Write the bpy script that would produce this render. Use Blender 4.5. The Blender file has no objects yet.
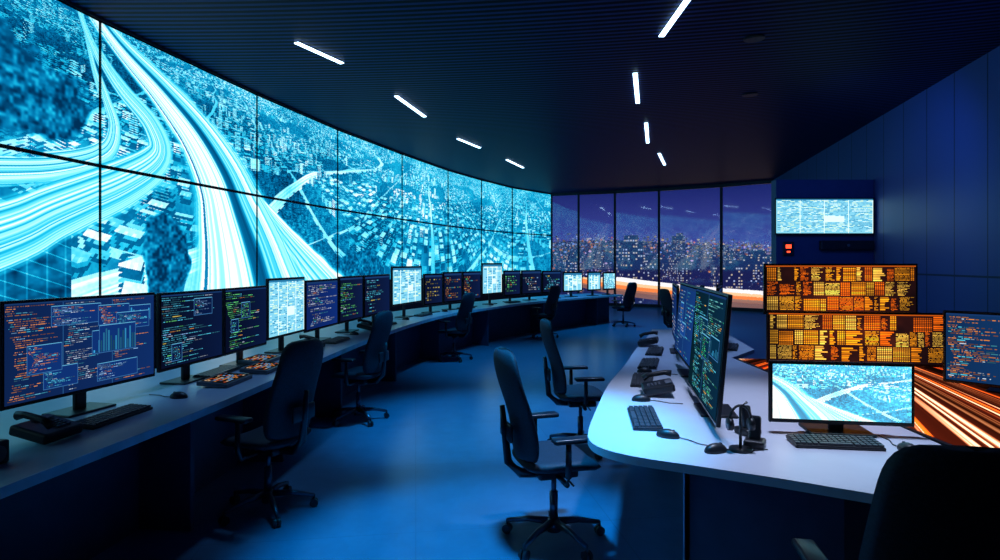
import bpy, bmesh, math, random
import numpy as np
from mathutils import Vector, Matrix, Euler
random.seed(7)
scene = bpy.context.scene
COL = scene.collection
try:
    scene.view_settings.view_transform = 'Standard'
except Exception:
    pass

# ------------------------------------------------------------------ materials
def new_mat(name):
    m = bpy.data.materials.new(name); m.use_nodes = True
    nt = m.node_tree
    b = nt.nodes.get('Principled BSDF')
    return m, nt, b

def pmat(name, color, rough=0.5, metal=0.0, var=0.15, scale=8.0, bump=0.0, emit=None, estr=0.0, spec=0.5):
    m, nt, b = new_mat(name)
    b.inputs['Roughness'].default_value = rough
    b.inputs['Metallic'].default_value = metal
    b.inputs['Specular IOR Level'].default_value = spec
    tc = nt.nodes.new('ShaderNodeTexCoord')
    n = nt.nodes.new('ShaderNodeTexNoise'); n.inputs['Scale'].default_value = scale
    n.inputs['Detail'].default_value = 4
    nt.links.new(tc.outputs['Object'], n.inputs['Vector'])
    r = nt.nodes.new('ShaderNodeValToRGB')
    c = color
    r.color_ramp.elements[0].color = (c[0]*(1-var), c[1]*(1-var), c[2]*(1-var), 1)
    r.color_ramp.elements[1].color = (min(1,c[0]*(1+var)), min(1,c[1]*(1+var)), min(1,c[2]*(1+var)), 1)
    r.color_ramp.elements[0].position = 0.3; r.color_ramp.elements[1].position = 0.7
    nt.links.new(n.outputs['Fac'], r.inputs['Fac'])
    nt.links.new(r.outputs['Color'], b.inputs['Base Color'])
    if bump:
        bp = nt.nodes.new('ShaderNodeBump'); bp.inputs['Strength'].default_value = bump
        nt.links.new(n.outputs['Fac'], bp.inputs['Height'])
        nt.links.new(bp.outputs['Normal'], b.inputs['Normal'])
    if emit:
        b.inputs['Emission Color'].default_value = (*emit, 1)
        b.inputs['Emission Strength'].default_value = estr
    return m

def attr_emit(name, strength, sample=True):
    m = bpy.data.materials.new(name); m.use_nodes = True
    nt = m.node_tree; nt.nodes.clear()
    out = nt.nodes.new('ShaderNodeOutputMaterial')
    e = nt.nodes.new('ShaderNodeEmission'); e.inputs['Strength'].default_value = strength
    a = nt.nodes.new('ShaderNodeVertexColor'); a.layer_name = 'Col'
    nt.links.new(a.outputs['Color'], e.inputs['Color'])
    nt.links.new(e.outputs['Emission'], out.inputs['Surface'])
    if not sample:
        try: m.cycles.emission_sampling = 'NONE'
        except Exception: pass
    return m

M_WALLSCREEN = attr_emit('video_wall_image', 1.25)
M_SCREEN = attr_emit('monitor_image', 1.2, False)
M_ORANGE = attr_emit('orange_data_image', 1.45, False)
M_TRAIL = attr_emit('light_trail_image', 1.7, False)
M_CITYL = attr_emit('city_light_glow', 1.9, False)
M_BLACK = pmat('black_plastic', (0.012,0.014,0.02), 0.4)
M_BEZEL = pmat('bezel_plastic', (0.008,0.010,0.016), 0.35)
M_FABRIC = pmat('chair_fabric', (0.013,0.017,0.034), 0.7, scale=90, var=0.4, bump=0.15)
M_CHAIRPL = pmat('chair_plastic', (0.014,0.018,0.028), 0.3)
M_METAL = pmat('dark_metal', (0.10,0.12,0.17), 0.28, 0.8)
M_TOP = pmat('desk_laminate', (0.62,0.65,0.76), 0.36, var=0.04, scale=5)
M_TOPL = pmat('desk_laminate_grey', (0.40,0.46,0.60), 0.32, var=0.05, scale=5)
M_EDGE = pmat('desk_edge', (0.50,0.56,0.68), 0.35)
M_DARKP = pmat('dark_panel', (0.02,0.025,0.045), 0.5)
M_CAB = pmat('cabinet_panel', (0.04,0.055,0.12), 0.5)
M_MODEST = pmat('desk_front_panel', (0.03,0.045,0.10), 0.5)
M_PANELBL = pmat('blue_panel', (0.25,0.32,0.50), 0.5)
M_KEY = pmat('key_plastic', (0.05,0.055,0.07), 0.45)
M_GREYP = pmat('grey_plastic', (0.10,0.11,0.14), 0.4)
M_LAMP = pmat('lamp_diffuser', (0.9,0.95,1), 0.4, emit=(0.5,0.78,1.0), estr=6)
M_RED = pmat('red_led', (0.5,0.02,0.01), 0.4, emit=(1,0.06,0.02), estr=3)

# ------------------------------------------------------------------ mesh builder
class MB:
    def __init__(s): s.bm = bmesh.new()
    def _xf(s, vs, loc, rot):
        m = Matrix.Translation(Vector(loc))
        if rot: m = m @ Euler(rot).to_matrix().to_4x4()
        bmesh.ops.transform(s.bm, matrix=m, verts=vs)
    def box(s, size, loc, rot=None, bevel=0.0, seg=2):
        r = bmesh.ops.create_cube(s.bm, size=1.0); vs = r['verts']
        bmesh.ops.scale(s.bm, vec=Vector(size), verts=vs)
        if bevel > 0:
            es = list({e for v in vs for e in v.link_edges})
            rr = bmesh.ops.bevel(s.bm, geom=es, offset=bevel, segments=seg, profile=0.5, affect='EDGES')
            vs = list({v for f in rr['faces'] for v in f.verts} | {v for v in vs if v.is_valid})
        s._xf(vs, loc, rot); return s
    def cyl(s, r1, r2, h, loc, rot=None, seg=20):
        r = bmesh.ops.create_cone(s.bm, cap_ends=True, segments=seg, radius1=r1, radius2=r2, depth=h)
        s._xf(r['verts'], loc, rot); return s
    def ell(s, size, loc, rot=None, u=16, v=10):
        r = bmesh.ops.create_uvsphere(s.bm, u_segments=u, v_segments=v, radius=1.0)
        bmesh.ops.scale(s.bm, vec=Vector(size), verts=r['verts'])
        s._xf(r['verts'], loc, rot); return s
    def tube(s, pts, rad, seg=8):
        pts = [Vector(p) for p in pts]; n = len(pts); rings = []
        rads = rad if isinstance(rad, (list, tuple)) else [rad]*n
        for i, p in enumerate(pts):
            d = (pts[min(i+1,n-1)] - pts[max(i-1,0)]).normalized()
            up = Vector((0,0,1)) if abs(d.z) < 0.9 else Vector((1,0,0))
            a = d.cross(up).normalized(); b = d.cross(a).normalized()
            rings.append([s.bm.verts.new(p + (a*math.cos(2*math.pi*k/seg) + b*math.sin(2*math.pi*k/seg))*rads[i]) for k in range(seg)])
        for i in range(n-1):
            for k in range(seg):
                s.bm.faces.new((rings[i][k], rings[i][(k+1)%seg], rings[i+1][(k+1)%seg], rings[i+1][k]))
        s.bm.faces.new(rings[0][::-1]); s.bm.faces.new(rings[-1]); return s
    def prism(s, poly, z0, z1):
        lo = [s.bm.verts.new((x,y,z0)) for x,y in poly]
        hi = [s.bm.verts.new((x,y,z1)) for x,y in poly]
        n = len(poly)
        s.bm.faces.new(lo[::-1]); s.bm.faces.new(hi)
        for i in range(n):
            s.bm.faces.new((lo[i], lo[(i+1)%n], hi[(i+1)%n], hi[i]))
        return s
    def strip(s, A, B, z0, z1):
        n = len(A)
        L = [[s.bm.verts.new((p[0],p[1],z)) for p in P] for P in (A,B) for z in (z0,z1)]
        a0,a1,b0,b1 = L
        for i in range(n-1):
            s.bm.faces.new((a1[i],a1[i+1],b1[i+1],b1[i]))
            s.bm.faces.new((a0[i],b0[i],b0[i+1],a0[i+1]))
            s.bm.faces.new((a0[i],a0[i+1],a1[i+1],a1[i]))
            s.bm.faces.new((b0[i],b1[i],b1[i+1],b0[i+1]))
        s.bm.faces.new((a0[0],a1[0],b1[0],b0[0])); s.bm.faces.new((a0[-1],b0[-1],b1[-1],a1[-1]))
        return s
    def finish(s, name, mat, parent=None, smooth=False, loc=None, rotz=0.0, label=None):
        bmesh.ops.recalc_face_normals(s.bm, faces=s.bm.faces)
        me = bpy.data.meshes.new(name); s.bm.to_mesh(me); s.bm.free()
        me.materials.append(mat)
        if smooth:
            for p in me.polygons: p.use_smooth = True
        o = bpy.data.objects.new(name, me); COL.objects.link(o)
        if parent: o.parent = parent
        if loc: o.location = loc
        o.rotation_euler[2] = rotz
        if label: o['label'] = label
        return o

def tag(o, label, cat, group=None):
    o['label'] = label; o['category'] = cat
    if group: o['group'] = group
    return o
def thing(name, label, cat, loc=(0,0,0), rotz=0.0, group=None):
    e = bpy.data.objects.new(name, None); e.empty_display_size = 0.1
    COL.objects.link(e); e.location = loc; e.rotation_euler[2] = rotz
    tag(e, label, cat, group); return e
def copy_tree(o, parent=None):
    c = o.copy(); COL.objects.link(c)
    if parent: c.parent = parent
    for ch in list(o.children): copy_tree(ch, c)
    return c

# ------------------------------------------------------------------ painted grids
def s2l(c):
    c = np.clip(c,0,1); return np.where(c<=0.04045, c/12.92, ((c+0.055)/1.055)**2.4)
def grid_mesh(name, w, h, img):
    ny, nx = img.shape[:2]
    xs = np.linspace(-w/2, w/2, nx+1); zs = np.linspace(0, h, ny+1)
    X, Z = np.meshgrid(xs, zs)
    co = np.stack([X.ravel(), np.zeros(X.size), Z.ravel()], 1)
    j, i = np.meshgrid(np.arange(ny), np.arange(nx), indexing='ij')
    a = (j*(nx+1)+i).ravel()
    faces = np.stack([a, a+1, a+nx+2, a+nx+1], 1)
    me = bpy.data.meshes.new(name)
    me.vertices.add(len(co)); me.vertices.foreach_set('co', co.astype(np.float32).ravel())
    nf = len(faces)
    me.loops.add(nf*4); me.loops.foreach_set('vertex_index', faces.astype(np.int32).ravel())
    me.polygons.add(nf)
    me.polygons.foreach_set('loop_start', (np.arange(nf)*4).astype(np.int32))
    me.polygons.foreach_set('loop_total', np.full(nf,4,dtype=np.int32))
    me.update(calc_edges=True)
    ca = me.color_attributes.new('Col', 'FLOAT_COLOR', 'CORNER')
    c = s2l(img[::-1].reshape(-1,3)); c = np.concatenate([c, np.ones((len(c),1))],1)
    ca.data.foreach_set('color', np.repeat(c,4,axis=0).astype(np.float32).ravel())
    me.validate()
    return me

def vhash(x,y,s): 
    v = np.sin(x*127.1+y*311.7+s*74.7)*43758.5453; return v-np.floor(v)
def vnoise(x,y,s=0):
    xi=np.floor(x); yi=np.floor(y); fx=x-xi; fy=y-yi
    fx=fx*fx*(3-2*fx); fy=fy*fy*(3-2*fy)
    a=vhash(xi,yi,s); b=vhash(xi+1,yi,s); c=vhash(xi,yi+1,s); d=vhash(xi+1,yi+1,s)
    return (a*(1-fx)+b*fx)*(1-fy)+(c*(1-fx)+d*fx)*fy
def fbm(x,y,s=0,o=4):
    r=0;a=0.5
    for k in range(o):
        r=r+a*vnoise(x*2**k,y*2**k,s+k*3); a*=0.5
    return r/(1-0.5**o)
def smooth_poly(pts, n=6):
    P=[np.array(p,float) for p in pts]; P=[2*P[0]-P[1]]+P+[2*P[-1]-P[-2]]; out=[]
    for i in range(1,len(P)-2):
        for k in range(n):
            t=k/n
            out.append(0.5*((2*P[i])+(-P[i-1]+P[i+1])*t+(2*P[i-1]-5*P[i]+4*P[i+1]-P[i+2])*t*t+(-P[i-1]+3*P[i]-3*P[i+1]+P[i+2])*t**3))
    out.append(P[-2]); return out
def bundle(x,y,pts):
    best=np.full(x.shape,9e9); dn=np.full(x.shape,9.0); along=np.zeros(x.shape); acc=0
    for a,b in zip(pts[:-1],pts[1:]):
        dx,dy=b[0]-a[0],b[1]-a[1]; L=math.hypot(dx,dy)+1e-9
        t=np.clip(((x-a[0])*dx+(y-a[1])*dy)/L**2,0,1)
        px=a[0]+dx*t; py=a[1]+dy*t
        d=np.hypot(x-px,y-py); sg=np.sign((x-a[0])*dy-(y-a[1])*dx)
        hw=a[2]+(b[2]-a[2])*t
        u=d<best
        best=np.where(u,d,best); dn=np.where(u,sg*d/hw,dn); along=np.where(u,acc+t*L,along); acc+=L
    return dn,along

PW = 2.8; PH = 3.07
def mk(pts): return smooth_poly([(q*PW,t*PH,w) for q,t,w in pts],6)
ROAD_A = mk([(-.10,1.08,.08),(.08,.95,.15),(.31,.83,.27),(.53,.69,.44),(.70,.52,.66),(.80,.34,.94),(.90,.12,1.35),(.98,-.12,1.8)])
ROAD_B = mk([(-1,.03,.38),(-.41,.21,.36),(-.2,.30,.33),(.10,.43,.29),(.29,.56,.23),(.25,.68,.16),(.10,.78,.11),(.0,.87,.07),(-.08,.98,.04),(-.12,1.1,.02)])
ROAD_C = mk([(-1,.34,.16),(-.41,.41,.15),(-.15,.46,.14),(.02,.53,.12),(.06,.63,.09),(.02,.73,.06),(-.03,.84,.04),(-.08,1.0,.02)])
ROAD_D = mk([(.74,.66,.04),(.98,.47,.12),(1.32,.26,.28),(1.72,.03,.5),(1.95,-.1,.6)])
def city_map(gx,gy):
    ca,sa=math.cos(.42),math.sin(.42)
    ux=gx*ca+gy*sa; uy=-gx*sa+gy*ca
    ux=ux+.25*vnoise(gx*.9,gy*.9,3); uy=uy+.25*vnoise(gx*.9+5,gy*.9,4)
    S=.115
    row=np.floor(uy/S); a=ux/(S*1.35)+vhash(row,row*0+3,2)*7; c=np.floor(a)
    fx=a-c; fy=uy/S-row
    dist=vnoise(gx*.55,gy*.55,8)
    h=vhash(c,row,11); tallp=vhash(c,row,12)
    H=(.03+.07*h)*(1+.6*(dist>.5))
    H=np.where(tallp>.93,.14+.12*h,H)
    w=.5+.35*vhash(c,row,13)
    inside=(fx<w)&(fy<.68)&(vhash(c,row,14)>.12)
    park=fbm(gx*.75,gy*.75,17,3)
    H=np.where(inside&(park<.57),H,0)
    av=np.abs(ux/1.3-np.round(ux/1.3))*1.3; av2=np.abs(uy/1.7-np.round(uy/1.7))*1.7
    ave=(av<.045)|(av2<.035)
    rv=np.abs(uy-ux*.35-1.8-.7*np.sin(ux*.8)); big=(rv<.14)
    H=np.where(ave|big,0,H)
    tr=np.clip(.03*(vnoise(gx*22,gy*22,19)),0,1)
    H=np.where((park>=.57)&~(ave|big),.02+tr,H)
    ground=np.where(big,.86+.3*(vnoise(rv*70,ux*.6,23)-.5),np.where(ave,.72,.24+.20*vnoise(gx*9,gy*9,21)))
    return H,ground,(park>=.57),h,fx/w,fy/.68
def wall_paint(q,t):
    x=q*PW; y=t*PH
    F=5.0; Yh=PH*1.10-y; D=F/np.maximum(Yh,.25)
    phi=(x-4.0)/F
    sx,cx=np.sin(phi),np.cos(phi)
    B=np.zeros_like(x); done=np.zeros(x.shape,bool)
    N=16; hmax=.26
    pin=np.zeros(x.shape,bool)
    for k in range(N):
        f=1-hmax*(1-k/(N-1.0))
        d=D*f; gx=sx*d; gy=cx*d; rh=1-f
        H,gr,pk,h,fx,fy=city_map(gx,gy)
        hit=(~done)&(H>rh)&(H>0)
        roof=pin|(H-rh<.012)
        win=(np.mod((H-rh)*95,1)<.5)*(vhash(np.floor(fx*6),np.floor(rh*95),31)>.35)
        fac=.20+.34*win*(.5+.6*h)
        rf=.46+.42*h+.10*(np.mod(fx*3,1)<.4)*(fy<.5)
        tree=.09+.55*np.clip(vnoise(gx*30,gy*30,41)*.5+vnoise(gx*70,gy*70,42)*.5-.22,0,1)
        v=np.where(pk,tree,np.where(roof,rf,fac))
        B=np.where(hit,v,B); done|=hit
        pin=(H>0)&(H<=rh)
        if k==N-1: B=np.where(done,B,gr)
    B=B+.08*(vnoise(x*30,y*34,5)-.5)
    B=B+.50*(fbm(x*.8,y*1.2,9,3)-.46)
    def trees(B,cq,ct,rq,rt,seed,amp=1.3):
        m=((q-cq)/rq)**2+((t-ct)/rt)**2+amp*(fbm(x*2.6,y*2.8,seed,4)-0.5)
        n=vnoise(x*6,y*7,seed)*.22+vnoise(x*13,y*15,seed+1)*.38+vnoise(x*26,y*28,seed+2)*.40
        tr=.07+.84*np.clip(n-.27,0,1)**1.2
        k=np.clip((1.0-m)*5,0,1)
        return B*(1-k)+tr*k
    for a in ((-.50,.68,.50,.19,21),(.34,.16,.15,.20,31),(2.35,.10,.35,.12,25)): B=trees(B,*a)
    m=(q<-.13)&(t<.15+0.10*(q+1))
    rail=.18+.45*fbm(x*7,y*10,90,3)-.16+.22*(np.mod((x*.7+y*2.2)*3.2,1)<.08)+.12*(np.mod(x*4.5,1)<.10)
    B=np.where(m,rail,B)
    def road(B,R,seed,fr=1.0,div=False,lo=.66):
        dn,al=bundle(x,y,R)
        n=vnoise(dn*13*fr+50,al*0.12,seed)*0.45+vnoise(dn*30*fr+90,al*0.09,seed+1)*0.55
        r=lo+.95*(n-.44)
        if div:
            r=np.where((dn>0.0)&(dn<.6),r+.20,r)
            dk=np.clip((.14-np.abs(dn+.20))*16,0,1); r=r*(1-dk)+(.20+.25*(n-.4))*dk
            r=np.where(np.abs(dn-0.68)<0.03,.35,r)
        ed=.14*(vnoise(al*3,dn*0,seed+4)-.5)
        k=np.clip((1.05+ed-np.abs(dn))*3.5,0,1); k=k*k*(3-2*k)
        return B*(1-k)+r*k
    B=road(B,ROAD_D,56,.8,lo=.74); B=road(B,ROAD_C,58,.7); B=road(B,ROAD_B,60,.9)
    B=road(B,ROAD_A,62,1.5,True,lo=.74)
    haze=np.clip((q-.6)/5,0,1)*0.26+np.clip((t-.70)/.3,0,1)*.30; B=B*(1-haze)+haze*.62
    B=np.clip(B,0,1)
    k=[0,.12,.32,.55,.78,1]
    img=np.stack([np.interp(B,k,[0,0.0,.01,.10,.56,.97]),np.interp(B,k,[.08,.23,.45,.73,.93,1.0]),np.interp(B,k,[.19,.39,.65,.88,1.0,1.0])],-1)
    return img

PAL=[(.35,.85,1),(.95,.6,.3),(.45,.95,.55),(.85,.9,1),(.35,.85,1),(.55,.75,1),(.95,.85,.4),(.35,.85,1)]
def code_img(nx,ny,seed,panes=2,bg=(.03,.06,.16),dens=0.85,pal=PAL,bright=0.95,wins=2,step=3):
    r=np.random.RandomState(seed)
    im=np.zeros((ny,nx,3))+np.array(bg)
    im+= (np.linspace(0,1,nx)[None,:,None])*np.array([.01,.04,.09])
    im[:3]=np.array([.08,.20,.38])
    def text(x0,x1,y0,y1,step=step,pal=pal,base=None):
        ind=0
        base=pal[r.randint(len(pal))] if base is None else base
        for y in range(y0,y1,step):
            if r.rand()>dens: continue
            ind=int(np.clip(ind+r.randint(-3,4),0,max(1,(x1-x0)//3)))
            x=x0+ind; n=r.randint(2,9)
            for k in range(n):
                L=r.randint(2,max(4,(x1-x0)//6))
                if x+L>=x1: break
                c=np.array(pal[r.randint(len(pal))] if r.rand()<.35 else base)*bright*(0.35+.6*r.rand())
                seg=im[y,x:x+L]; msk=(r.rand(L)>.18)[:,None]
                im[y,x:x+L]=np.where(msk,c,seg)
                x+=L+r.randint(1,3)
    pw=nx//panes
    for p in range(panes):
        x0=p*pw+2; x1=(p+1)*pw-2
        if p>0: im[3:,p*pw]=(.15,.35,.55)
        text(x0,x1,5,ny-3)
    if nx>=75:
        for k in range(wins):
            w=r.randint(nx//6,nx//3); h=r.randint(ny//6,ny//3); x=r.randint(2,nx-w-2); y=r.randint(5,ny-h-2)
            im[y:y+h,x:x+w]=np.array(bg)*1.2+np.array([0,.03,.08])
            if k%3==2:
                for gx in range(x+3,x+w-3,5):
                    hh=r.randint(2,max(3,h-5)); im[y+h-2-hh:y+h-2,gx:gx+3]=np.array((.2,.6,.8))*(.4+.6*r.rand())
            else: text(x+2,x+w-2,y+3,y+h-2,2)
            im[y,x:x+w]=(.35,.65,.8); im[y+h-1,x:x+w]=(.2,.4,.6); im[y:y+h,x]=(.2,.4,.6); im[y:y+h,x+w-1]=(.2,.4,.6)
    im[0]=im[-1]=0.01; im[:,0]=im[:,-1]=0.01
    return im
def map_img(nx,ny,seed,q0=1.0,tone=1.0,lift=.38):
    X,Y=np.meshgrid(np.linspace(0,1,nx),np.linspace(1,0,ny))
    im=wall_paint(q0+X*1.6, 0.15+Y*0.8)
    im=np.clip(im*(1-lift)*tone+lift,0,1)
    im[0]=im[-1]=.01; im[:,0]=im[:,-1]=.01
    return im
def pale_data_img(nx,ny,seed):
    r=np.random.RandomState(seed)
    im=np.zeros((ny,nx,3))+np.array([.50,.80,.90])
    for y in range(3,ny-3,2):
        x=3
        while x<nx-4:
            L=r.randint(2,7)
            if r.rand()<.72: im[y,x:x+L]=np.array([(.15,.5,.68),(.9,1,1),(.3,.65,.8),(.85,.95,.8)][r.randint(4)])
            x+=L+1
    for cx in range(nx//4,nx,max(2,nx//4)): im[:,cx]=(.9,1,1)
    im[:3,:]=(.15,.45,.62); im[ny//2:ny//2+max(2,ny//6),nx//2:nx//2+nx//5]=(.85,.97,1)
    im[0]=im[-1]=.01; im[:,0]=im[:,-1]=.01
    return im
def table_img(nx,ny,seed):
    r=np.random.RandomState(seed)
    im=np.zeros((ny,nx,3))+np.array([.07,.03,.05])
    X,Y=np.meshgrid(np.linspace(0,7,nx),np.linspace(0,3,ny))
    gl=fbm(X,Y,seed,3)
    glow=np.exp(-((X/7-.5)/.38)**2)*(.75+.25*np.sin(Y*1.05))
    nb=3
    for bnd in range(nb):
        ya=4+bnd*(ny-6)//nb; yb=4+(bnd+1)*(ny-6)//nb-2
        x=3
        while x<nx-8:
            w=r.randint(7,26); x1=min(x+w,nx-3); kind=r.rand()
            col=np.array([(1,.56,.08),(1,.68,.16),(1,.62,.10),(1,.42,.05),(1,.78,.30)][r.randint(5)])
            if r.rand()>.07:
                y=ya+(r.randint(0,5) if r.rand()<.4 else 0)
                while y<yb:
                    br=.55+.45*r.rand()
                    L=int((x1-x)*(.4+.6*r.rand())) if kind<.45 else x1-x
                    seg=np.ones(L,bool)
                    if kind>.7: seg=(np.arange(L)%3)<2
                    elif kind>.2: seg=r.rand(L)>.22
                    th=2 if (kind>.75 or kind<.2) else 1
                    im[y:y+th,x:x+L]=np.where(seg[None,:,None],col*br,im[y:y+th,x:x+L])
                    y+=th+1
            x=x1+2
    im=im*(.55+.45*gl+.45*glow)[...,None]+np.array([.26,.085,.01])*(gl*glow)[...,None]
    im[1:3]=(.65,.28,.06)
    im[0]=im[-1]=.01; im[:,0]=im[:,-1]=.01
    return np.clip(im,0,1)
def trail_img(nx,ny,w,h):
    X,Y=np.meshgrid(np.linspace(0,w,nx),np.linspace(h,0,ny))
    cx,cy=1.70,4.6
    th=np.arctan2(X-cx,-(Y-cy)); dist=np.hypot(X-cx,Y-cy)
    a=th*170
    n=vnoise(a+60,dist*.2,3)*.6+vnoise(a*2.1+40,dist*.15,5)*.4
    grp=vnoise(a*.16+3,a*0,17)
    b=np.clip((n-.46)*4.5,0,1)*np.clip((grp-.15)*3,0,1)
    z=vnoise(a*.10+11,a*0,9)*.6+vnoise(a*.4,a*0,12)*.4; z=z[...,None]
    white=np.stack([b,b**1.3*.85,b**1.7*.72],-1); orange=np.stack([b,b*.40,b*.09],-1); red=np.stack([b,b*.19,b*.06],-1)
    im=np.where(z>.58,white,np.where(z>.38,orange,red))
    im=im+np.array([.34,.09,.04])*(grp*.9+.1)[...,None]
    return np.clip(im,0,1)

# ------------------------------------------------------------------ room shell
CH = 4.3
def struct(o): o['kind']='structure'; return o
def mathn(nt,op,a,b_=None):
    n=nt.nodes.new('ShaderNodeMath'); n.operation=op
    if isinstance(a,(int,float)): n.inputs[0].default_value=a
    else: nt.links.new(a,n.inputs[0])
    if b_ is not None:
        if isinstance(b_,(int,float)): n.inputs[1].default_value=b_
        else: nt.links.new(b_,n.inputs[1])
    return n.outputs[0]
m,nt,b=new_mat('blue_floor')
tc=nt.nodes.new('ShaderNodeTexCoord'); br=nt.nodes.new('ShaderNodeTexBrick')
mp=nt.nodes.new('ShaderNodeMapping'); mp.inputs['Rotation'].default_value=(0,0,math.radians(-8))
nt.links.new(tc.outputs['Object'],mp.inputs['Vector']); nt.links.new(mp.outputs['Vector'],br.inputs['Vector'])
br.offset=0.0; br.inputs['Scale'].default_value=1.0; br.inputs['Brick Width'].default_value=1.2; br.inputs['Row Height'].default_value=1.2
br.inputs['Mortar Size'].default_value=0.004; br.inputs['Color1'].default_value=(.10,.23,.38,1); br.inputs['Color2'].default_value=(.11,.245,.40,1); br.inputs['Mortar'].default_value=(.08,.18,.30,1)
no=nt.nodes.new('ShaderNodeTexNoise'); no.inputs['Scale'].default_value=160; nt.links.new(tc.outputs['Object'],no.inputs['Vector'])
no2=nt.nodes.new('ShaderNodeTexNoise'); no2.inputs['Scale'].default_value=5; no2.inputs['Detail'].default_value=9; no2.inputs['Roughness'].default_value=.75; nt.links.new(tc.outputs['Object'],no2.inputs['Vector'])
mx=nt.nodes.new('ShaderNodeMix'); mx.data_type='RGBA'; mx.blend_type='MULTIPLY'; mx.inputs[0].default_value=.55
nt.links.new(br.outputs['Color'],mx.inputs[6]); nt.links.new(no2.outputs['Fac'],mx.inputs[7]); nt.links.new(mx.outputs[2],b.inputs['Base Color'])
bp=nt.nodes.new('ShaderNodeBump'); bp.inputs['Strength'].default_value=.06; nt.links.new(no.outputs['Fac'],bp.inputs['Height']); nt.links.new(bp.outputs['Normal'],b.inputs['Normal'])
b.inputs['Roughness'].default_value=.28
M_FLOOR=m
m,nt,b=new_mat('slatted_ceiling')
tc=nt.nodes.new('ShaderNodeTexCoord'); sp=nt.nodes.new('ShaderNodeSeparateXYZ'); nt.links.new(tc.outputs['Object'],sp.inputs[0])
dx_=mathn(nt,'SUBTRACT',sp.outputs['X'],-4.0); dy_=mathn(nt,'SUBTRACT',sp.outputs['Y'],-22.0)
rad=mathn(nt,'SQRT',mathn(nt,'ADD',mathn(nt,'MULTIPLY',dx_,dx_),mathn(nt,'MULTIPLY',dy_,dy_)))
fy=mathn(nt,'FRACT',mathn(nt,'MULTIPLY',rad,9.0)); ly=mathn(nt,'GREATER_THAN',fy,.55)
r=nt.nodes.new('ShaderNodeValToRGB'); r.color_ramp.elements[0].color=(.0005,.001,.005,1); r.color_ramp.elements[1].color=(.018,.038,.16,1)
nt.links.new(ly,r.inputs['Fac']); nt.links.new(r.outputs['Color'],b.inputs['Base Color'])
b.inputs['Roughness'].default_value=.5; b.inputs['Specular IOR Level'].default_value=.05
M_CEIL=m
m,nt,b=new_mat('blue_wall_panels')
tc=nt.nodes.new('ShaderNodeTexCoord'); sp=nt.nodes.new('ShaderNodeSeparateXYZ'); nt.links.new(tc.outputs['Object'],sp.inputs[0])
fy=mathn(nt,'FRACT',mathn(nt,'MULTIPLY',mathn(nt,'ADD',sp.outputs['Y'],.3),1.25)); ly=mathn(nt,'GREATER_THAN',fy,.03)
dz=mathn(nt,'ABSOLUTE',mathn(nt,'SUBTRACT',sp.outputs['Z'],1.42)); lz=mathn(nt,'GREATER_THAN',dz,.014)
mu=mathn(nt,'MULTIPLY',ly,lz)
r=nt.nodes.new('ShaderNodeValToRGB'); r.color_ramp.elements[0].color=(.006,.010,.04,1); r.color_ramp.elements[1].color=(.055,.085,.24,1)
nt.links.new(mu,r.inputs['Fac']); nt.links.new(r.outputs['Color'],b.inputs['Base Color']); b.inputs['Roughness'].default_value=.5
M_BWALL=m
M_DWALL=pmat('dark_wall',(.02,.03,.06),.6)

WP=[(-5.0,-2.5),(-4.95,1.03),(-4.75,3.82),(-4.4,6.6),(-3.85,9.5),(-3.25,12.0),(-2.4,14.7),(-1.5,17.3),(-.6,19.3),(.43,21.3),(2.0,23.3)]
RW=lambda y: 4.56+.2215*y
RE=(RW(19.5),19.5)
WINP=[(2.0,23.3),(3.0,22.9),(4.3,22.45),(5.75,21.7),(7.6,20.6),RE]
def off(P,d):
    out=[]
    for i,p in enumerate(P):
        a=P[max(i-1,0)]; c=P[min(i+1,len(P)-1)]
        dx,dy=c[0]-a[0],c[1]-a[1]; L=math.hypot(dx,dy)
        out.append((p[0]-dy/L*d,p[1]+dx/L*d))
    return out
big=[(-5.8,-2.9),(-5.8,4),(-4.8,12),(-3,17.5),(1.2,24.4),(9.6,20.3),(RW(-2.9)+.3,-2.9)]
struct(MB().prism(big,-.2,0).finish('floor',M_FLOOR))
struct(MB().prism(big,CH,CH+.2).finish('ceiling',M_CEIL))
struct(MB().strip(off(WP,.10),off(WP,.3),0,CH).finish('wall_left',M_DWALL))
rp=[(RW(-2.5),-2.5),RE]
struct(MB().strip([rp[1],rp[0]],[(rp[1][0]+.2,rp[1][1]),(rp[0][0]+.2,rp[0][1])],0,CH).finish('wall_right',M_BWALL))
struct(MB().box((9.4,.2,CH),(-.6,-2.62,CH/2)).finish('wall_back',M_DWALL))
M_PART=pmat('blue_partition',(.035,.055,.15),.5,var=.05)
struct(MB().strip([(5.2,11.3),(7.04,11.3)],[(5.2,11.5),(7.04,11.5)],0,3.17).finish('wall_partition',M_PART))
struct(MB().strip(off(WP,-.02),off(WP,.10),4.27,CH).finish('trim_1',M_DARKP))
mg=bpy.data.materials.new('window_glass'); mg.use_nodes=True; nt=mg.node_tree; nt.nodes.clear()
o=nt.nodes.new('ShaderNodeOutputMaterial'); t1=nt.nodes.new('ShaderNodeBsdfTransparent'); t1.inputs[0].default_value=(.80,.86,1,1)
g1=nt.nodes.new('ShaderNodeBsdfGlossy'); g1.inputs['Roughness'].default_value=.05; mxs=nt.nodes.new('ShaderNodeMixShader')
fr=nt.nodes.new('ShaderNodeFresnel'); fr.inputs[0].default_value=1.75
nt.links.new(fr.outputs[0],mxs.inputs[0]); nt.links.new(t1.outputs[0],mxs.inputs[1]); nt.links.new(g1.outputs[0],mxs.inputs[2]); nt.links.new(mxs.outputs[0],o.inputs[0])
M_FRAME=pmat('window_frame',(.012,.015,.035),.5,.2)
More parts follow.
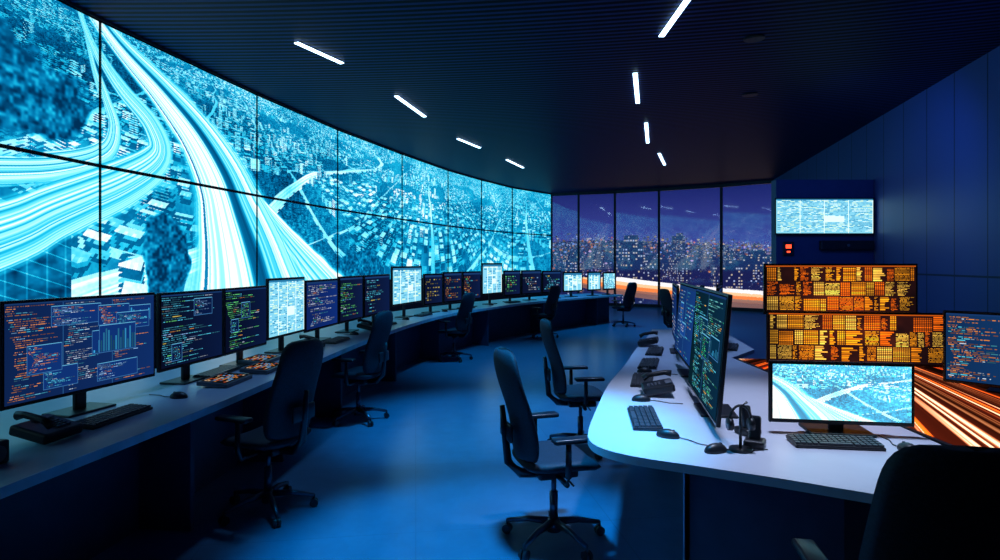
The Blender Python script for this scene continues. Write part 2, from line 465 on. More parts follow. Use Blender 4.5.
for i,(a,c) in enumerate(zip(WINP[:-1],WINP[1:])):
    dx,dy=c[0]-a[0],c[1]-a[1]; L=math.hypot(dx,dy); ang=math.atan2(dy,dx); cx,cy=(a[0]+c[0])/2,(a[1]+c[1])/2
    e=bpy.data.objects.new('window_%d'%(i+1),None); COL.objects.link(e); e.location=(cx,cy,0); e.rotation_euler[2]=ang; e['kind']='structure'
    MB().box((L,.02,CH),(0,0,CH/2)).finish('pane',mg,e)
    f=MB().box((L,.12,.10),(0,0,.05)).box((L,.12,.10),(0,0,CH-.05)).box((.06,.12,CH),(L/2,0,CH/2)).box((.06,.12,CH),(-L/2,0,CH/2))
    f.finish('frame',M_FRAME,e)

# ------------------------------------------------------------------ video wall
VB,VS,VT=1.2,2.67,4.27
for k in range(1,len(WP)-1):
    a,c=WP[k],WP[k+1]; q0=k-3
    dx,dy=c[0]-a[0],c[1]-a[1]; L=math.hypot(dx,dy); ang=math.atan2(dy,dx)
    cx,cy=(a[0]+c[0])/2,(a[1]+c[1])/2
    res={-2:(40,24),-1:(500,250),0:(400,230),1:(280,170),2:(200,130),3:(150,110),4:(120,90)}.get(q0,(90,70))
    for row,(z0,z1) in enumerate(((VB,VS),(VS,VT))):
        e=thing('video_wall_panel','thin-bezel wall display showing a cyan aerial view of a city and highways','screen',(cx,cy,z0),ang,'curved video wall displays')
        w=L-.004; h=z1-z0-.004
        MB().box((w,.06,h),(0,.035,h/2)).finish('casing',M_BEZEL,e)
        nx,ny=res
        X,Y=np.meshgrid(np.linspace(0,1,nx),np.linspace(1,0,ny))
        t=(z0+Y*(z1-z0)-VB)/(VT-VB)
        bz=.034+.007*max(0,q0)
        me=grid_mesh('screen',w-bz,h-.036,wall_paint(q0+X,t)); me.materials.append(M_WALLSCREEN)
        s=bpy.data.objects.new('screen',me); COL.objects.link(s); s.parent=e; s.location=(0,-.001,.018)

# ------------------------------------------------------------------ ceiling lights
LT=[((-2.48,7.3),(-2.12,8.06)),((-1.67,9.64),(-1.38,11.0)),((-.91,12.96),(-.47,13.97)),((.18,15.6),(.65,16.9)),
    ((1.91,5.9),(1.91,7.1)),((1.91,8.48),(2.31,10.06)),((2.8,11.5),(3.3,13.4)),((3.9,14.7),(4.5,16.4))]
for a,c in LT:
    dx,dy=c[0]-a[0],c[1]-a[1]; L=math.hypot(dx,dy); ang=math.atan2(dy,dx)
    e=thing('ceiling_light','slim linear LED luminaire mounted under the dark slatted ceiling','light',((a[0]+c[0])/2,(a[1]+c[1])/2,CH),ang,'linear ceiling lights')
    MB().box((L-.01,.06,.012),(0,0,-.006),bevel=.003).finish('housing',M_DARKP,e)
    MB().box((L,.065,.014),(0,0,-.019),bevel=.004).finish('diffuser',M_LAMP,e)
for x,y in ((3.05,7.2),(4.0,9.6)):
    e=thing('ceiling_speaker','small round black speaker grille set in the ceiling','speaker',(x,y,CH),0,'ceiling speakers')
    MB().cyl(.12,.12,.014,(0,0,-.007),seg=28).finish('rim',M_BLACK,e)
    MB().cyl(.095,.09,.006,(0,0,-.017),seg=28).finish('grille',M_BLACK,e)

def spot(name,loc,target,power,color,ang=100,blend=.8,size=.15):
    l=bpy.data.lights.new(name,'SPOT'); l.energy=power; l.color=color; l.spot_size=math.radians(ang); l.spot_blend=blend; l.shadow_soft_size=size
    o=bpy.data.objects.new(name,l); COL.objects.link(o); o.location=loc
    o.rotation_euler=(Vector(target)-Vector(loc)).to_track_quat('-Z','Y').to_euler(); return o
BL=(.005,.42,1.0)
spot('blue_floor_fill',(-.05,3.1,4.15),(-.05,3.2,0),1400,BL,40,.6)  # added blue fill spots without fixtures, brighten the aisle floor
spot('blue_floor_fill',(-.1,5.8,4.15),(-.1,6.0,0),1000,BL,50,.8)
spot('blue_floor_fill',(.5,9.5,4.15),(.6,9.7,0),550,BL,70)
spot('blue_floor_fill',(2.6,14.5,4.15),(2.8,14.8,0),450,BL,95)
spot('desk_fill',(1.4,3.3,4.15),(1.3,3.2,.75),480,(.60,.70,1),50)  # added fill spots over the worktops, no luminaire modelled here
spot('desk_fill',(1.7,6.0,4.15),(1.7,6.0,.75),240,(.3,.5,1),60)
spot('desk_fill',(-1.7,4.4,4.15),(-2.1,4.6,.75),120,(.2,.5,1),50)
spot('wall_fill',(4.2,8.0,4.0),(7.2,10.4,1.7),110,(.04,.18,1),105)  # added blue fill spots to lift the right wall, no real fixture
spot('wall_fill',(3.6,4.6,4.0),(6.2,7.2,1.9),120,(.04,.18,1),110)

# ------------------------------------------------------------------ desks
FE=[(-2.12,.5),(-1.98,1.6),(-1.86,2.5),(-1.74,3.4),(-1.66,4.3),(-1.6,5.2),(-1.52,6.2),(-1.36,7.6),(-1.15,8.8),(-.8,10.1),(-.25,11.3),(.5,12.7),(1.5,14.1),(2.6,15.4),(3.3,16.1)]
F=[tuple(p) for p in smooth_poly(FE,5)]
d=thing('control_desk','long curved grey operator desk following the video wall','desk')
MB().strip(F,off(F,1.15),.712,.75).finish('worktop',M_TOPL,d)
MB().strip(off(F,-.006),off(F,.0),.708,.752).finish('edge_trim',M_EDGE,d)
MB().strip(off(F,.45),off(F,.49),0,.712).finish('modesty_panel',M_MODEST,d)
O1,O2=off(F,.12),off(F,1.1)
for i in range(2,len(F)-1,7):
    a,c=O1[i],O2[i]; dx,dy=c[0]-a[0],c[1]-a[1]; L=math.hypot(dx,dy)
    MB().box((L,.04,.712),((a[0]+c[0])/2,(a[1]+c[1])/2,.356),(0,0,math.atan2(dy,dx)),bevel=.005).finish('leg',M_MODEST,d)
RP=[(1.95,7.7),(1.8,7.2),(1.4,6.1),(1.04,5.0),(.76,4.2),(.55,3.45),(.45,3.05),(.43,2.88),(.47,2.75),(.60,2.63),(.85,2.5),(1.1,2.37),(1.34,2.23),(1.55,2.12),(1.78,2.14),(1.95,2.35),(2.05,2.7),(2.08,3.1),(2.08,5.38),(2.5,5.9),(2.8,7.6)]
sm=[tuple(p) for p in smooth_poly(RP[:18],4)]+RP[18:]
d=thing('island_desk','pale crescent-shaped operator desk with curved edge','desk')
MB().prism(sm,.712,.75).finish('worktop',M_TOP,d)
MB().prism([(.86,2.72),(1.40,2.44),(1.85,2.6),(1.95,3.0),(1.9,5.2),(1.55,5.2),(1.35,3.9)],0.0,.712).finish('cabinet_body',M_CAB,d)
MB().strip([(.83,2.70),(.83,2.72)],[(1.33,3.95),(1.31,3.97)],.0,.711).finish('side_panel',M_PANELBL,d)
MB().box((.05,.8,.712),(2.2,6.6,.356),bevel=.005).finish('leg',M_DARKP,d)
MB().box((.5,.05,.712),(1.75,5.9,.356),bevel=.005).finish('leg',M_DARKP,d)

TX,TY,TW,TH=2.12,2.1,1.63,3.3
d=thing('display_table','black table with a glowing top of orange light trails','table')
MB().box((TW,TH,.05),(TX+TW/2,TY+TH/2,.715),bevel=.006).finish('table_top',M_BEZEL,d)
MB().box((TW-.5,TH-.5,.69),(TX+TW/2,TY+TH/2,.345),bevel=.01).finish('pedestal',M_DARKP,d)
me=grid_mesh('screen',TW-.04,TH-.04,trail_img(640,260,TW,TH)); me.materials.append(M_TRAIL)
s=bpy.data.objects.new('screen',me); COL.objects.link(s); s.parent=d; s.location=(TX+TW/2,TY+.02,.7415); s.rotation_euler=(-math.pi/2,0,0)

# ------------------------------------------------------------------ monitors
def monitor(A,B,z0,h,img,label,zb=.75,group=None,name='computer_monitor',noStand=False,mat=None,tilt=0.0):
    dx,dy=B[0]-A[0],B[1]-A[1]; w=math.hypot(dx,dy); ang=math.atan2(dy,dx)
    e=thing(name,label,'monitor',((A[0]+B[0])/2,(A[1]+B[1])/2,zb),ang,group)
    b0=z0-zb
    c=MB().box((w,.022,h),(0,.012,h/2),bevel=.004).box((w*.6,.03,h*.55),(0,.036,h*.5),bevel=.012).finish('casing',M_BEZEL,e)
    c.location=(0,0,b0); c.rotation_euler[0]=-tilt
    me=grid_mesh('screen',w-.024,h-.028,img); me.materials.append(mat or M_SCREEN)
    s=bpy.data.objects.new('screen',me); COL.objects.link(s); s.parent=e; s.location=(0,-.0012+.016*math.sin(tilt),b0+.016*math.cos(tilt)); s.rotation_euler[0]=-tilt
    if not noStand:
        dy_=h*.45*math.tan(tilt)
        MB().box((.07,.03,b0+h*.45),(0,.065+dy_,(b0+h*.45)/2+.005),bevel=.008).box((.10,.05,.08),(0,.05+dy_,b0+h*.45),bevel=.01).finish('stand_neck',M_BLACK,e)
        MB().box((min(.30,w*.5),.20,.014),(0,.06+dy_,.007),bevel=.006).finish('stand_base',M_BLACK,e)
    return e
CL='wide black monitor showing dark blue code windows with coloured text'
CM='black monitor showing columns of coloured code'
MP='black monitor showing a bright cyan city map'
MD='black monitor showing a pale cyan data sheet'
G='operator desk monitors'
BPAL=[(.35,.85,1),(.6,.8,1),(.85,.92,1),(.95,.6,.3),(.45,.85,1),(.35,.85,1)]
monitor((-2.47,2.97),(-2.24,3.9),.865,.545,code_img(280,140,5,3,bg=(.04,.12,.28),dens=.92,wins=9,pal=BPAL),CL,group=G)
monitor((-2.26,3.98),(-2.16,4.68),.87,.53,code_img(130,104,2,1,bg=(.02,.045,.13),wins=2),CM,group=G)
monitor((-2.16,4.70),(-2.09,5.38),.87,.53,code_img(120,98,3,1,bg=(.02,.045,.13),wins=2),CM,group=G)
monitor((-2.09,5.40),(-2.0,6.15),.90,.56,pale_data_img(70,60,4),MD,group=G)
monitor((-2.0,6.17),(-1.9,7.04),.88,.54,code_img(64,54,5,1,bg=(.04,.12,.34),step=2,bright=.8),CM,group=G)
monitor((-1.89,7.06),(-1.78,7.80),.88,.56,code_img(56,50,6,1,step=2,bright=.8),CM,group=G)
monitor((-1.77,7.82),(-1.62,8.84),.88,.56,code_img(60,44,7,1,step=2,bright=.8),CM,group=G)
monitor((-1.6,8.88),(-1.30,9.98),.95,.60,pale_data_img(48,36,8),MD,group=G)
monitor((-1.27,10.02),(-1.01,10.60),.88,.54,code_img(30,30,9,1,step=2,bright=.8),CM,group=G)
monitor((-1.0,10.62),(-.71,11.26),.88,.56,code_img(34,30,10,1,step=2,bright=.8),CM,group=G)
monitor((-.70,11.28),(-.38,11.95),.88,.56,code_img(34,30,11,1,step=2,bright=.8),CM,group=G)
monitor((-.36,11.98),(.05,12.78),.95,.65,pale_data_img(34,30,12),MD,group=G)
monitor((.08,12.82),(.46,13.37),.88,.56,code_img(26,24,13,1,step=2,bright=.8),CM,group=G)
monitor((.48,13.4),(.97,14.02),.88,.56,code_img(30,24,14,1,step=2,bright=.8),CM,group=G)
monitor((.99,14.05),(1.5,14.66),.88,.54,code_img(30,24,15,1,step=2,bright=.8),CM,group=G)
monitor((1.55,14.75),(2.1,15.25),.88,.50,pale_data_img(26,20,16),MD,group=G)
monitor((2.25,15.4),(2.65,15.75),.88,.50,pale_data_img(20,18,17),MD,group=G)
monitor((2.72,15.82),(3.12,16.2),.88,.48,map_img(20,16,18,2.0),MP,group=G)
GR='island desk monitors'
GPAL=[(.3,.95,.6),(.35,.85,1),(.95,.7,.3),(.5,.9,.9)]
monitor((1.245,3.98),(1.05,2.92),.80,.65,code_img(130,110,21,2,bg=(.02,.11,.15),pal=GPAL,dens=.95,wins=3,step=2),'large tilted monitor with green and cyan code on the crescent desk',group=GR,tilt=math.radians(5))
monitor((1.48,5.1),(1.30,4.1),.86,.58,code_img(80,60,22,2,bg=(.06,.17,.36)),'large monitor with blue code windows on the crescent desk',group=GR,tilt=math.radians(5))
monitor((1.78,6.2),(1.56,5.3),.86,.54,code_img(50,40,23,1,bg=(.05,.13,.3)),'monitor with blue code windows on the crescent desk',group=GR)
monitor((2.1,5.75),(2.4,6.5),.86,.50,code_img(50,40,24,1),'monitor seen from behind on the desk end',group=GR)
monitor((2.4,6.6),(2.7,7.3),.86,.50,code_img(50,40,25,1),'monitor seen from behind on the desk end',group=GR)
monitor((1.355,3.02),(2.02,2.92),.80,.31,map_img(150,64,26,.6,1.3,.3),'low wide monitor showing a bright cyan city street view',group=GR)
monitor((2.19,4.98),(3.40,4.88),1.175,.42,table_img(240,84,27),'ultrawide monitor with orange and yellow data tables, mounted above another',zb=.74,group='orange data monitors',mat=M_ORANGE)
monitor((2.20,4.95),(3.58,4.72),.775,.43,table_img(260,84,28),'ultrawide monitor glowing with orange data tables on the display table',zb=.74,group='orange data monitors',mat=M_ORANGE)
monitor((3.10,4.2),(3.62,3.62),.77,.50,code_img(120,84,29,2,bg=(.05,.17,.32),pal=[(.4,.9,1),(1,.6,.2),(.9,.95,1),(.4,.9,1)],dens=.95,step=2),'monitor with cyan and orange text on the display table',zb=.74)
e=monitor((5.14,11.22),(7.0,11.22),2.13,.69,pale_data_img(150,60,30),'wide wall-mounted display showing a pale cyan data sheet',zb=2.13,name='wall_display',noStand=True)
MB().box((.5,.03,.3),(.1,.063,.33)).finish('wall_bracket',M_BLACK,e)
e=thing('sound_bar','black conference sound bar fixed to the blue partition wall','speaker',(6.50,11.3,1.84))
MB().box((1.0,.10,.18),(0,-.05,0.09),bevel=.02).finish('body',M_BLACK,e)
MB().box((.9,.01,.10),(0,-.104,.09)).finish('grille',M_BLACK,e)
MB().cyl(.025,.025,.02,(0,-.11,.09),(math.pi/2,0,0)).finish('camera_lens',M_GREYP,e)
e=thing('warning_light','small red glowing indicator panel on the blue partition','indicator light',(5.42,11.3,1.74))
MB().box((.20,.05,.26),(0,-.025,.13),bevel=.01).finish('housing',M_BLACK,e)
MB().box((.10,.012,.07),(-.01,-.055,.17)).box((.06,.012,.03),(-.01,-.055,.07)).finish('lamp',M_RED,e)

# ------------------------------------------------------------------ chairs
def build_chair():
    e=thing('office_chair','black high-back swivel office chair with armrests on castors','chair')
    b=MB().cyl(.042,.035,.07,(0,0,.095)); RB=.285
    for k in range(5):
        a=2*math.pi*k/5+.3
        b.tube([(math.cos(a)*.03,math.sin(a)*.03,.11),(math.cos(a)*.15,math.sin(a)*.15,.105),(math.cos(a)*RB,math.sin(a)*RB,.075)],[.024,.018,.013],8)
    b.finish('base',M_METAL,e,True)
    for k in range(5):
        a=2*math.pi*k/5+.3; x,y=math.cos(a)*RB,math.sin(a)*RB
        MB().cyl(.027,.027,.016,(x-.013*math.sin(a),y+.013*math.cos(a),.027),(math.pi/2,0,a),16).cyl(.027,.027,.016,(x+.013*math.sin(a),y-.013*math.cos(a),.027),(math.pi/2,0,a),16).cyl(.008,.008,.05,(x,y,.055)).finish('caster',M_CHAIRPL,e)
    MB().cyl(.024,.024,.17,(0,0,.20)).cyl(.015,.015,.18,(0,0,.33)).finish('gas_lift',M_METAL,e,True)
    MB().box((.18,.24,.05),(0,0,.405),bevel=.015).tube([(.09,.03,.40),(.22,.03,.39)],.006).finish('tilt_mechanism',M_CHAIRPL,e)
    bm=bmesh.new(); nu,nv=18,18
    def sq(u,v):
        k=4.0; r=(abs(u)**k+abs(v)**k)**(1/k); m_=max(abs(u),abs(v))
        return (u*m_/r,v*m_/r) if r>1e-6 else (0,0)
    rows={}
    for side in (0,1):
        for i in range(nu+1):
            for j in range(nv+1):
                u=-1+2*i/nu; v=-1+2*j/nv; a,c=sq(u,v); rr=max(abs(u),abs(v))
                ed=math.sqrt(max(0,1-rr**6))
                z=.472+.024*a*a-.03*max(0,c)**3
                z+= (.032*ed if side else -.036*ed)
                rows[side,i,j]=bm.verts.new((a*.24,c*.225+.01,z))
        for i in range(nu):
            for j in range(nv):
                q=(rows[side,i,j],rows[side,i+1,j],rows[side,i+1,j+1],rows[side,i,j+1])
                bm.faces.new(q if side else q[::-1])
    bmesh.ops.remove_doubles(bm,verts=bm.verts,dist=1e-4)
    o=MB(); o.bm.free(); o.bm=bm; o.finish('seat',M_FABRIC,e,True)
    bm=bmesh.new(); rows={}; nu,nv=16,22
    for side in (0,1):
        for j in range(nv+1):
            tt=(1-math.cos(math.pi*j/nv))/2; s_=2*tt-1
            hw=.225*(1-.12*tt+.03*math.sin(math.pi*tt))*(max(0,1-abs(s_)**6))**(1/4.5)
            for i in range(nu+1):
                u=-1+2*i/nu
                y=-.225-.09*tt+.025*math.sin(tt*math.pi*1.6+.3)+.05*u*u
                th=.018*math.sqrt(max(0,1-abs(u)**6))*(max(0,1-abs(s_)**8))**.5
                rows[side,i,j]=bm.verts.new((u*hw,y+(th if side else -th),.50+.62*tt))
        for i in range(nu):
            for j in range(nv):
                q=(rows[side,i,j],rows[side,i+1,j],rows[side,i+1,j+1],rows[side,i,j+1])
                try: bm.faces.new(q if not side else q[::-1])
                except ValueError: pass
    bmesh.ops.remove_doubles(bm,verts=bm.verts,dist=1e-4)
    o=MB(); o.bm.free(); o.bm=bm; o.finish('backrest',M_FABRIC,e,True)
    MB().tube([(0,-.08,.40),(0,-.20,.41),(0,-.275,.48),(0,-.295,.66),(0,-.31,.80)],[.028,.028,.024,.02,.015],10).box((.20,.02,.10),(0,-.285,.66),bevel=.008).finish('back_support',M_CHAIRPL,e,True)
    for sx in (-1,1):
        ar=MB().tube([(sx*.12,-.02,.41),(sx*.25,-.02,.41),(sx*.272,-.02,.46),(sx*.272,-.02,.645)],[.014,.016,.018,.015],10).finish('armrest',M_CHAIRPL,e,True)
        MB().box((.075,.24,.028),(sx*.272,.01,.655),bevel=.012,seg=3).finish('arm_pad',M_CHAIRPL,ar,True)
    return e
proto=build_chair()
CH_L=[((-1.50,3.88),68,'black high-back office chair rolled up to the curved desk'),
((-1.44,6.1),74,'black office chair turned toward the curved desk'),
((-.76,9.9),62,'black office chair at the curved desk'),
((.95,12.9),50,'black office chair at the far part of the curved desk'),
((3.12,15.2),40,'black office chair near the desk end by the windows'),
((.31,3.46),-74,'black high-back office chair facing the crescent desk edge'),
((.69,5.15),-84,'black high-back office chair beside the crescent desk'),
((3.35,11.3),-75,'black office chair standing in the open area'),
((4.1,13.1),80,'black office chair standing in the open area by the windows'),
((1.27,1.86),-10,'black high-back office chair pushed toward the crescent desk, seen from behind')]
for k,(p,r,l) in enumerate(CH_L):
    c=proto if k==0 else copy_tree(proto)
    c.location=(p[0],p[1],0); c.rotation_euler[2]=math.radians(r); c['label']=l; c['group']='office chairs'

# ------------------------------------------------------------------ desk items
def build_keyboard():
    e=thing('keyboard','slim black computer keyboard','keyboard')
    MB().box((.44,.15,.016),(0,0,.011),(math.radians(3),0,0),bevel=.005).finish('body',M_BLACK,e)
    k=MB()
    for r in range(5):
        for c in range(15):
            if r==0 and 3<c<10: continue
            k.box((.022,.022,.008),(-.203+c*.029,-.054+r*.027,.0215+r*.0014))
        if r==0: k.box((.16,.022,.008),(-.015,-.054,.0215))
    o=k.finish('keycaps',M_KEY,e); o['kind']='stuff'
    return e
def build_mouse():
    e=thing('computer_mouse','black computer mouse with cable','mouse')
    o=MB().ell((.032,.058,.034),(0,0,.006)).finish('body',M_BLACK,e,True)
    for v in o.data.vertices: v.co.z=max(v.co.z,0.0)
    MB().cyl(.006,.006,.008,(0,.028,.034),(0,math.pi/2,0)).finish('scroll_wheel',M_GREYP,e)
    MB().tube([(0,.05,.006),(.01,.10,.004),(.05,.16,.004),(.06,.24,.004)],.0025,6).finish('cable',M_BLACK,e,True)
    return e
def build_phone():
    e=thing('desk_telephone','black desk telephone with handset and keypad','telephone')
    MB().box((.22,.20,.05),(0,0,.047),(math.radians(12),0,0),bevel=.012).finish('base',M_BLACK,e)
    MB().tube([(-.07,-.09,.087),(-.07,-.05,.112),(-.07,.05,.132),(-.07,.09,.127)],[.022,.016,.016,.022],10).finish('handset',M_BLACK,e,True)
    k=MB()
    for r in range(4):
        for c in range(3): k.box((.018,.013,.008),(.0+c*.028,-.06+r*.022,.064+r*.0045))
    k.finish('keypad',M_GREYP,e)
    MB().box((.10,.04,.005),(.035,.06,.093),(math.radians(12),0,0)).finish('display',M_GREYP,e)
    return e
M_CONS=attr_emit('console_keys',1.0,False)
def build_console():
    e=thing('control_console','slim operator console with backlit orange and white keys','control panel')
    MB().box((.36,.22,.03),(0,0,.022),(math.radians(4),0,0),bevel=.006).finish('body',M_GREYP,e)
    r=np.random.RandomState(4); im=np.zeros((24,40,3))+.06
    for y in range(2,23,3):
        for x in range(2,38,4):
            if r.rand()<.25: continue
            im[y:y+2,x:x+3]=np.array([(1,.6,.3),(1,.85,.7),(.9,.35,.2),(.5,.75,1),(.3,.4,.6)][r.randint(5)])*.8
    me=grid_mesh('keys',.32,.18,im); me.materials.append(M_CONS); o=bpy.data.objects.new('keys',me); COL.objects.link(o)
    o.parent=e; o.rotation_euler=(math.radians(-86),0,0); o.location=(0,-.09,.0325)
    return e
def build_handset():
    e=thing('radio_handset','black desktop radio handset standing in its charging cradle','radio')
    MB().box((.09,.10,.035),(0,0,.0175),bevel=.01).finish('cradle',M_BLACK,e)
    MB().box((.052,.032,.11),(0,.01,.085),(math.radians(-12),0,0),bevel=.01).finish('body',M_CHAIRPL,e)
    return e
def nearest(y,offd):
    P=off(F,offd); i=min(range(len(P)),key=lambda k:abs(P[k][1]-y))
    i2=min(i+1,len(P)-1); i1=i2-1
    f=(y-P[i][1])/((P[i2][1]-P[i1][1]) or 1); 
    x=P[i][0]+f*(P[i2][0]-P[i1][0])
    return (x,y,.75), math.atan2(P[i2][1]-P[i1][1],P[i2][0]-P[i1][0])
def place(proto,first,loc,rz,label=None,group=None):
    c=proto if first else copy_tree(proto)
    c.location=loc; c.rotation_euler[2]=rz
    if label: c['label']=label
    if group: c['group']=group
    return c
kb=build_keyboard()
for i,(y,o_) in enumerate([(3.28,.36),(4.6,.52),(6.5,.28),(8.2,.28),(9.7,.3),(11.2,.3),(12.9,.3),(14.3,.3)]):
    l,a=nearest(y,o_); place(kb,i==0,l,a,group='keyboards')
place(kb,False,(.78,3.25,.75),math.radians(-98),'black keyboard at the crescent desk edge','keyboards')
place(kb,False,(1.02,4.30,.75),math.radians(-105),'black keyboard at the crescent desk edge','keyboards')
place(kb,False,(1.24,5.0,.75),math.radians(-108),'black keyboard at the crescent desk edge','keyboards')
place(kb,False,(1.47,5.7,.75),math.radians(-108),'black keyboard at the crescent desk edge','keyboards')
c=place(kb,False,(1.56,2.80,.75),math.radians(-8),'compact black keyboard in front of the low wide monitor','keyboards'); c.scale=(.88,.95,1)
place(kb,False,(2.3,6.0,.75),math.radians(66),'black keyboard on the desk end','keyboards')
ms=build_mouse()
for i,(y,o_) in enumerate([(3.78,.32),(5.5,.30),(7.1,.3),(9.0,.3),(10.5,.3),(12.1,.3)]):
    l,a=nearest(y,o_); place(ms,i==0,l,a,group='computer mice')
for p,r in (((.82,2.93),-120),((.97,2.70),-70),((.87,3.70),-98),((1.12,4.65),-98),((1.84,2.70),10)):
    place(ms,False,(p[0],p[1],.75),math.radians(r),group='computer mice')
ph=build_phone()
for i,(y,o_) in enumerate([(2.90,.38),(5.95,.32),(7.6,.32)]):
    l,a=nearest(y,o_); place(ph,i==0,l,a,group='desk telephones')
place(ph,False,(1.02,3.88,.75),math.radians(-100),'black desk telephone at the crescent desk edge','desk telephones')
place(ph,False,(1.52,6.15,.75),math.radians(-108),'black desk telephone at the crescent desk edge','desk telephones')
cs=build_console()
for i,(y,o_) in enumerate([(4.25,.28),(4.75,.24),(5.15,.45)]):
    l,a=nearest(y,o_); place(cs,i==0,l,a,group='operator consoles')
hd=build_handset()
for i,(x,y,a) in enumerate([(1.23,2.98,20),(1.18,2.78,-30)]):
    place(hd,i==0,(x,y,.75),math.radians(a),group='radio handsets')
e=thing('headset_stand','black stand with a headset hung beside the large monitor','headset',(1.09,2.72,.75))
MB().cyl(.05,.05,.012,(0,0,.006)).tube([(0,0,.01),(0,0,.2),(.03,0,.22)],.007).finish('stand',M_BLACK,e,True)
MB().tube([(.05*math.cos(t),0.0,.13+.075*math.sin(t)) for t in np.linspace(0,math.pi,12)],.006).finish('headband',M_BLACK,e,True)
for sx in (-1,1):
    MB().cyl(.028,.028,.02,(sx*.048,0,.12),(0,math.pi/2,0)).finish('ear_cushion',M_BLACK,e,True)
e=thing('desk_speaker','small black desk speaker beside the wide monitor','speaker',(-2.16,2.52,.75),math.radians(80))
MB().box((.11,.12,.10),(0,0,.05),bevel=.01).finish('cabinet',M_BLACK,e)
MB().cyl(.035,.035,.006,(0,-.062,.05),(math.pi/2,0,0)).finish('driver',M_GREYP,e)

# ------------------------------------------------------------------ outside city
def terr(x,y):
    t=(y-40)/360
    return -15+ t*21+ 12*max(0,t-.4)*(.6+.4*math.sin(x*.011+1.0)) + 5*math.sin(x*.02)*max(0,t-.3)
bm=bmesh.new(); n=30; g={}
for i in range(n+1):
    for j in range(n+1):
        x=-80+ i*480/n; y=32+j*370/n; g[i,j]=bm.verts.new((x,y,terr(x,y)))
for i in range(n):
    for j in range(n): bm.faces.new((g[i,j],g[i+1,j],g[i+1,j+1],g[i,j+1]))
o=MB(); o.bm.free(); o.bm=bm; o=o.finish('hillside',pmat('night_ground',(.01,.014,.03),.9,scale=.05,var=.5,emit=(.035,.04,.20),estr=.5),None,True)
tag(o,'dark city hillside at night beyond the windows','hill')
def octa(co,fc,cc,x,y,z,sx,sz,c):
    i=len(co); co+=[(x-sx,y,z),(x,y-sx,z),(x+sx,y,z),(x,y+sx,z),(x,y,z+sz),(x,y,z-sz)]
    for a,b_,c_ in ((0,1,4),(1,2,4),(2,3,4),(3,0,4),(1,0,5),(2,1,5),(3,2,5),(0,3,5)): fc.append((i+a,i+b_,i+c_))
    cc+=[(*s2l(np.array(c)),1)]*24
def emit_mesh(name,co,fc,cc,label,cat):
    me=bpy.data.meshes.new(name); me.from_pydata(co,[],fc); ca=me.color_attributes.new('Col','FLOAT_COLOR','CORNER')
    ca.data.foreach_set('color',np.array(cc,dtype=np.float32).ravel()); me.materials.append(M_CITYL)
    o=bpy.data.objects.new(name,me); COL.objects.link(o); tag(o,label,cat); o['kind']='stuff'; return o
cols=[(1,.80,.52),(1,.90,.76),(1,.62,.38),(.95,.75,.9),(.9,.92,1),(1,.48,.38),(.6,.72,1),(.75,.78,1),(.85,.85,1)]
co=[];fc=[];cc=[]
for k in range(12000):
    y=70+320*random.random()**.65; x=y*(.04+.54*random.random()); z=terr(x,y)+random.uniform(.3,6)
    dens=fbm(np.array(x*.035),np.array(y*.022),5,3)
    rightw=.25*max(0,(x/y-.33))/.15
    if random.random()>2.6*(float(dens)-.36+rightw): continue
    s=y/600*random.choice([.16,.2,.2,.26,.3,.38,.6,1.1]); b_=random.uniform(.25,.95)*(1-.25*(y-70)/320)
    c=np.array(random.choice(cols))*b_
    octa(co,fc,cc,x,y,z,s*random.choice([1,1,1.8]),s,c)
emit_mesh('city_lights',co,fc,cc,'countless warm and white lights of the night city','city lights')
HW=smooth_poly([(16.5,104),(16.2,86),(16.8,70),(19,56),(23,45),(29,38)],8)
HA=off([tuple(p) for p in HW],4.8); HB=off([tuple(p) for p in HW],-4.8)
co=[];fc=[];cc=[]
for lane in range(15):
    P=off([tuple(p) for p in HW],-4.5+lane*.64)
    for i in range(len(P)-1):
        for k in range(11):
            if random.random()<.2: continue
            f=(k+random.random())/11; x=P[i][0]+(P[i+1][0]-P[i][0])*f; y=P[i][1]+(P[i+1][1]-P[i][1])*f; z=-1.05
            s=.13*y/50
            c=(1,.92,.82) if lane>7 else ((1,.50,.22) if lane<3 else (1,.76,.50))
            octa(co,fc,cc,x,y,z,s*1.9,s*.8,c)
emit_mesh('car_lights',co,fc,cc,'dense rows of headlights and tail lights on the highway','car lights')
e=MB().strip(HA,HB,-1.8,-1.35).finish('elevated_highway',pmat('asphalt_glow',(.05,.04,.05),.6,emit=(1,.42,.25),estr=.4))  # warm traffic glow put into the road surface as emission
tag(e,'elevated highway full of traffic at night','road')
mb_,nt,b=new_mat('lit_facade')
tc=nt.nodes.new('ShaderNodeTexCoord'); sp=nt.nodes.new('ShaderNodeSeparateXYZ'); nt.links.new(tc.outputs['Object'],sp.inputs[0])
hx=mathn(nt,'ADD',sp.outputs['X'],sp.outputs['Y'])
ax=mathn(nt,'MULTIPLY',hx,1.5); az=mathn(nt,'MULTIPLY',sp.outputs['Z'],1.3)
wn=mathn(nt,'MULTIPLY',mathn(nt,'GREATER_THAN',mathn(nt,'FRACT',ax),.35),mathn(nt,'GREATER_THAN',mathn(nt,'FRACT',az),.5))
cxn=nt.nodes.new('ShaderNodeCombineXYZ'); nt.links.new(mathn(nt,'FLOOR',ax),cxn.inputs[0]); nt.links.new(mathn(nt,'FLOOR',az),cxn.inputs[1])
oi=nt.nodes.new('ShaderNodeObjectInfo'); nt.links.new(mathn(nt,'MULTIPLY',oi.outputs['Random'],50.0),cxn.inputs[2])
wh=nt.nodes.new('ShaderNodeTexWhiteNoise'); nt.links.new(cxn.outputs[0],wh.inputs['Vector'])
on=mathn(nt,'GREATER_THAN',wh.outputs['Value'],.70)
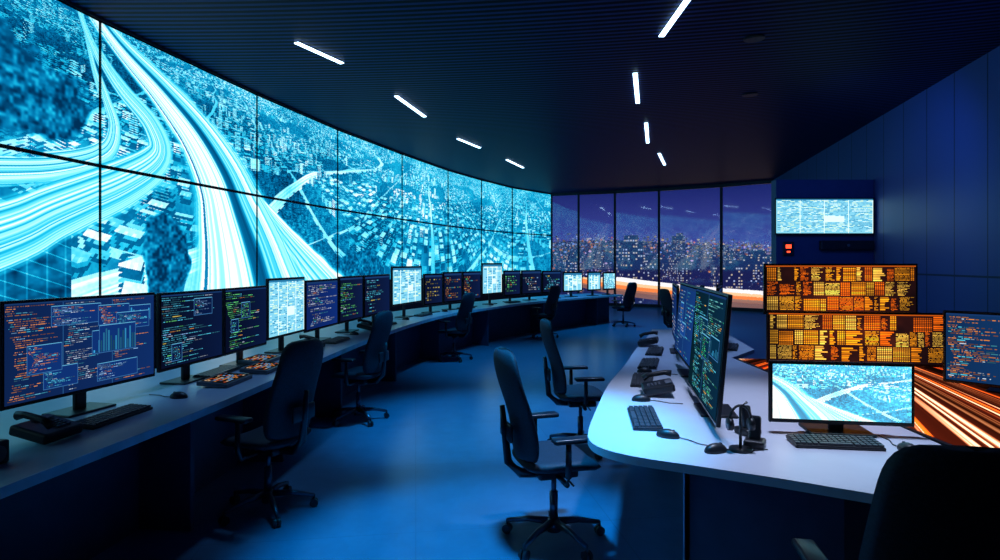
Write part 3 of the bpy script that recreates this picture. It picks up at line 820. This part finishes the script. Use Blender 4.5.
rr=nt.nodes.new('ShaderNodeValToRGB'); rr.color_ramp.elements[0].color=(1,.7,.4,1); rr.color_ramp.elements[1].color=(.7,.8,1,1)
nt.links.new(wh.outputs['Value'],rr.inputs['Fac']); rr.color_ramp.elements[0].position=.78
mxr=nt.nodes.new('ShaderNodeMix'); mxr.data_type='RGBA'; mxr.inputs[6].default_value=(.10,.12,.50,1); nt.links.new(rr.outputs['Color'],mxr.inputs[7]); lit=mathn(nt,'MULTIPLY',wn,on); nt.links.new(lit,mxr.inputs[0])
nt.links.new(mxr.outputs[2],b.inputs['Emission Color'])
nt.links.new(mathn(nt,'ADD',mathn(nt,'MULTIPLY',lit,.7),.17),b.inputs['Emission Strength'])
b.inputs['Base Color'].default_value=(.02,.02,.06,1)
try: mb_.cycles.emission_sampling='NONE'
except Exception: pass
BD=[(random.uniform(.07,.52),random.uniform(200,340),random.uniform(2,7)) for _ in range(14)]
BD+=[(.215,150,19),(.235,165,12),(.385,150,12),(.425,180,12),(.12,170,9),(.30,200,7)]
for u,y,h in BD:
    x=y*u; w=random.uniform(4,8); dd=random.uniform(5,7); h=h*(y/200)**.5
    zb=terr(x,y)-1
    o=MB().box((w,dd,h),(0,0,h/2)).box((w*.5,dd*.5,1.6),(w*.1,0,h+.8)).box((w+.4,dd+.4,.4),(0,0,h-.2)).finish('office_building',mb_,None,loc=(x,y,zb),rotz=random.uniform(-.3,.3))
    tag(o,'distant office block with lit windows at night','building','city buildings')

# ------------------------------------------------------------------ world
w=bpy.data.worlds.new('dusk_sky'); scene.world=w; w.use_nodes=True; nt=w.node_tree; bg=nt.nodes['Background']
tc=nt.nodes.new('ShaderNodeTexCoord'); sp=nt.nodes.new('ShaderNodeSeparateXYZ'); nt.links.new(tc.outputs['Generated'],sp.inputs[0])
r=nt.nodes.new('ShaderNodeValToRGB'); nt.links.new(sp.outputs['Z'],r.inputs['Fac'])
r.color_ramp.elements[0].color=(.13,.13,.56,1); r.color_ramp.elements[0].position=0.02
r.color_ramp.elements[1].color=(.008,.025,.20,1); r.color_ramp.elements[1].position=.14
nt.links.new(r.outputs['Color'],bg.inputs['Color']); bg.inputs['Strength'].default_value=.65

# ------------------------------------------------------------------ camera
cd=bpy.data.cameras.new('camera'); cam=bpy.data.objects.new('camera',cd); COL.objects.link(cam)
cam.location=(0,0,1.6); cam.rotation_euler=(math.pi/2,0,0); cd.lens=21.6; cd.sensor_width=36; cd.shift_y=-.017; cd.clip_end=1000
scene.camera=cam
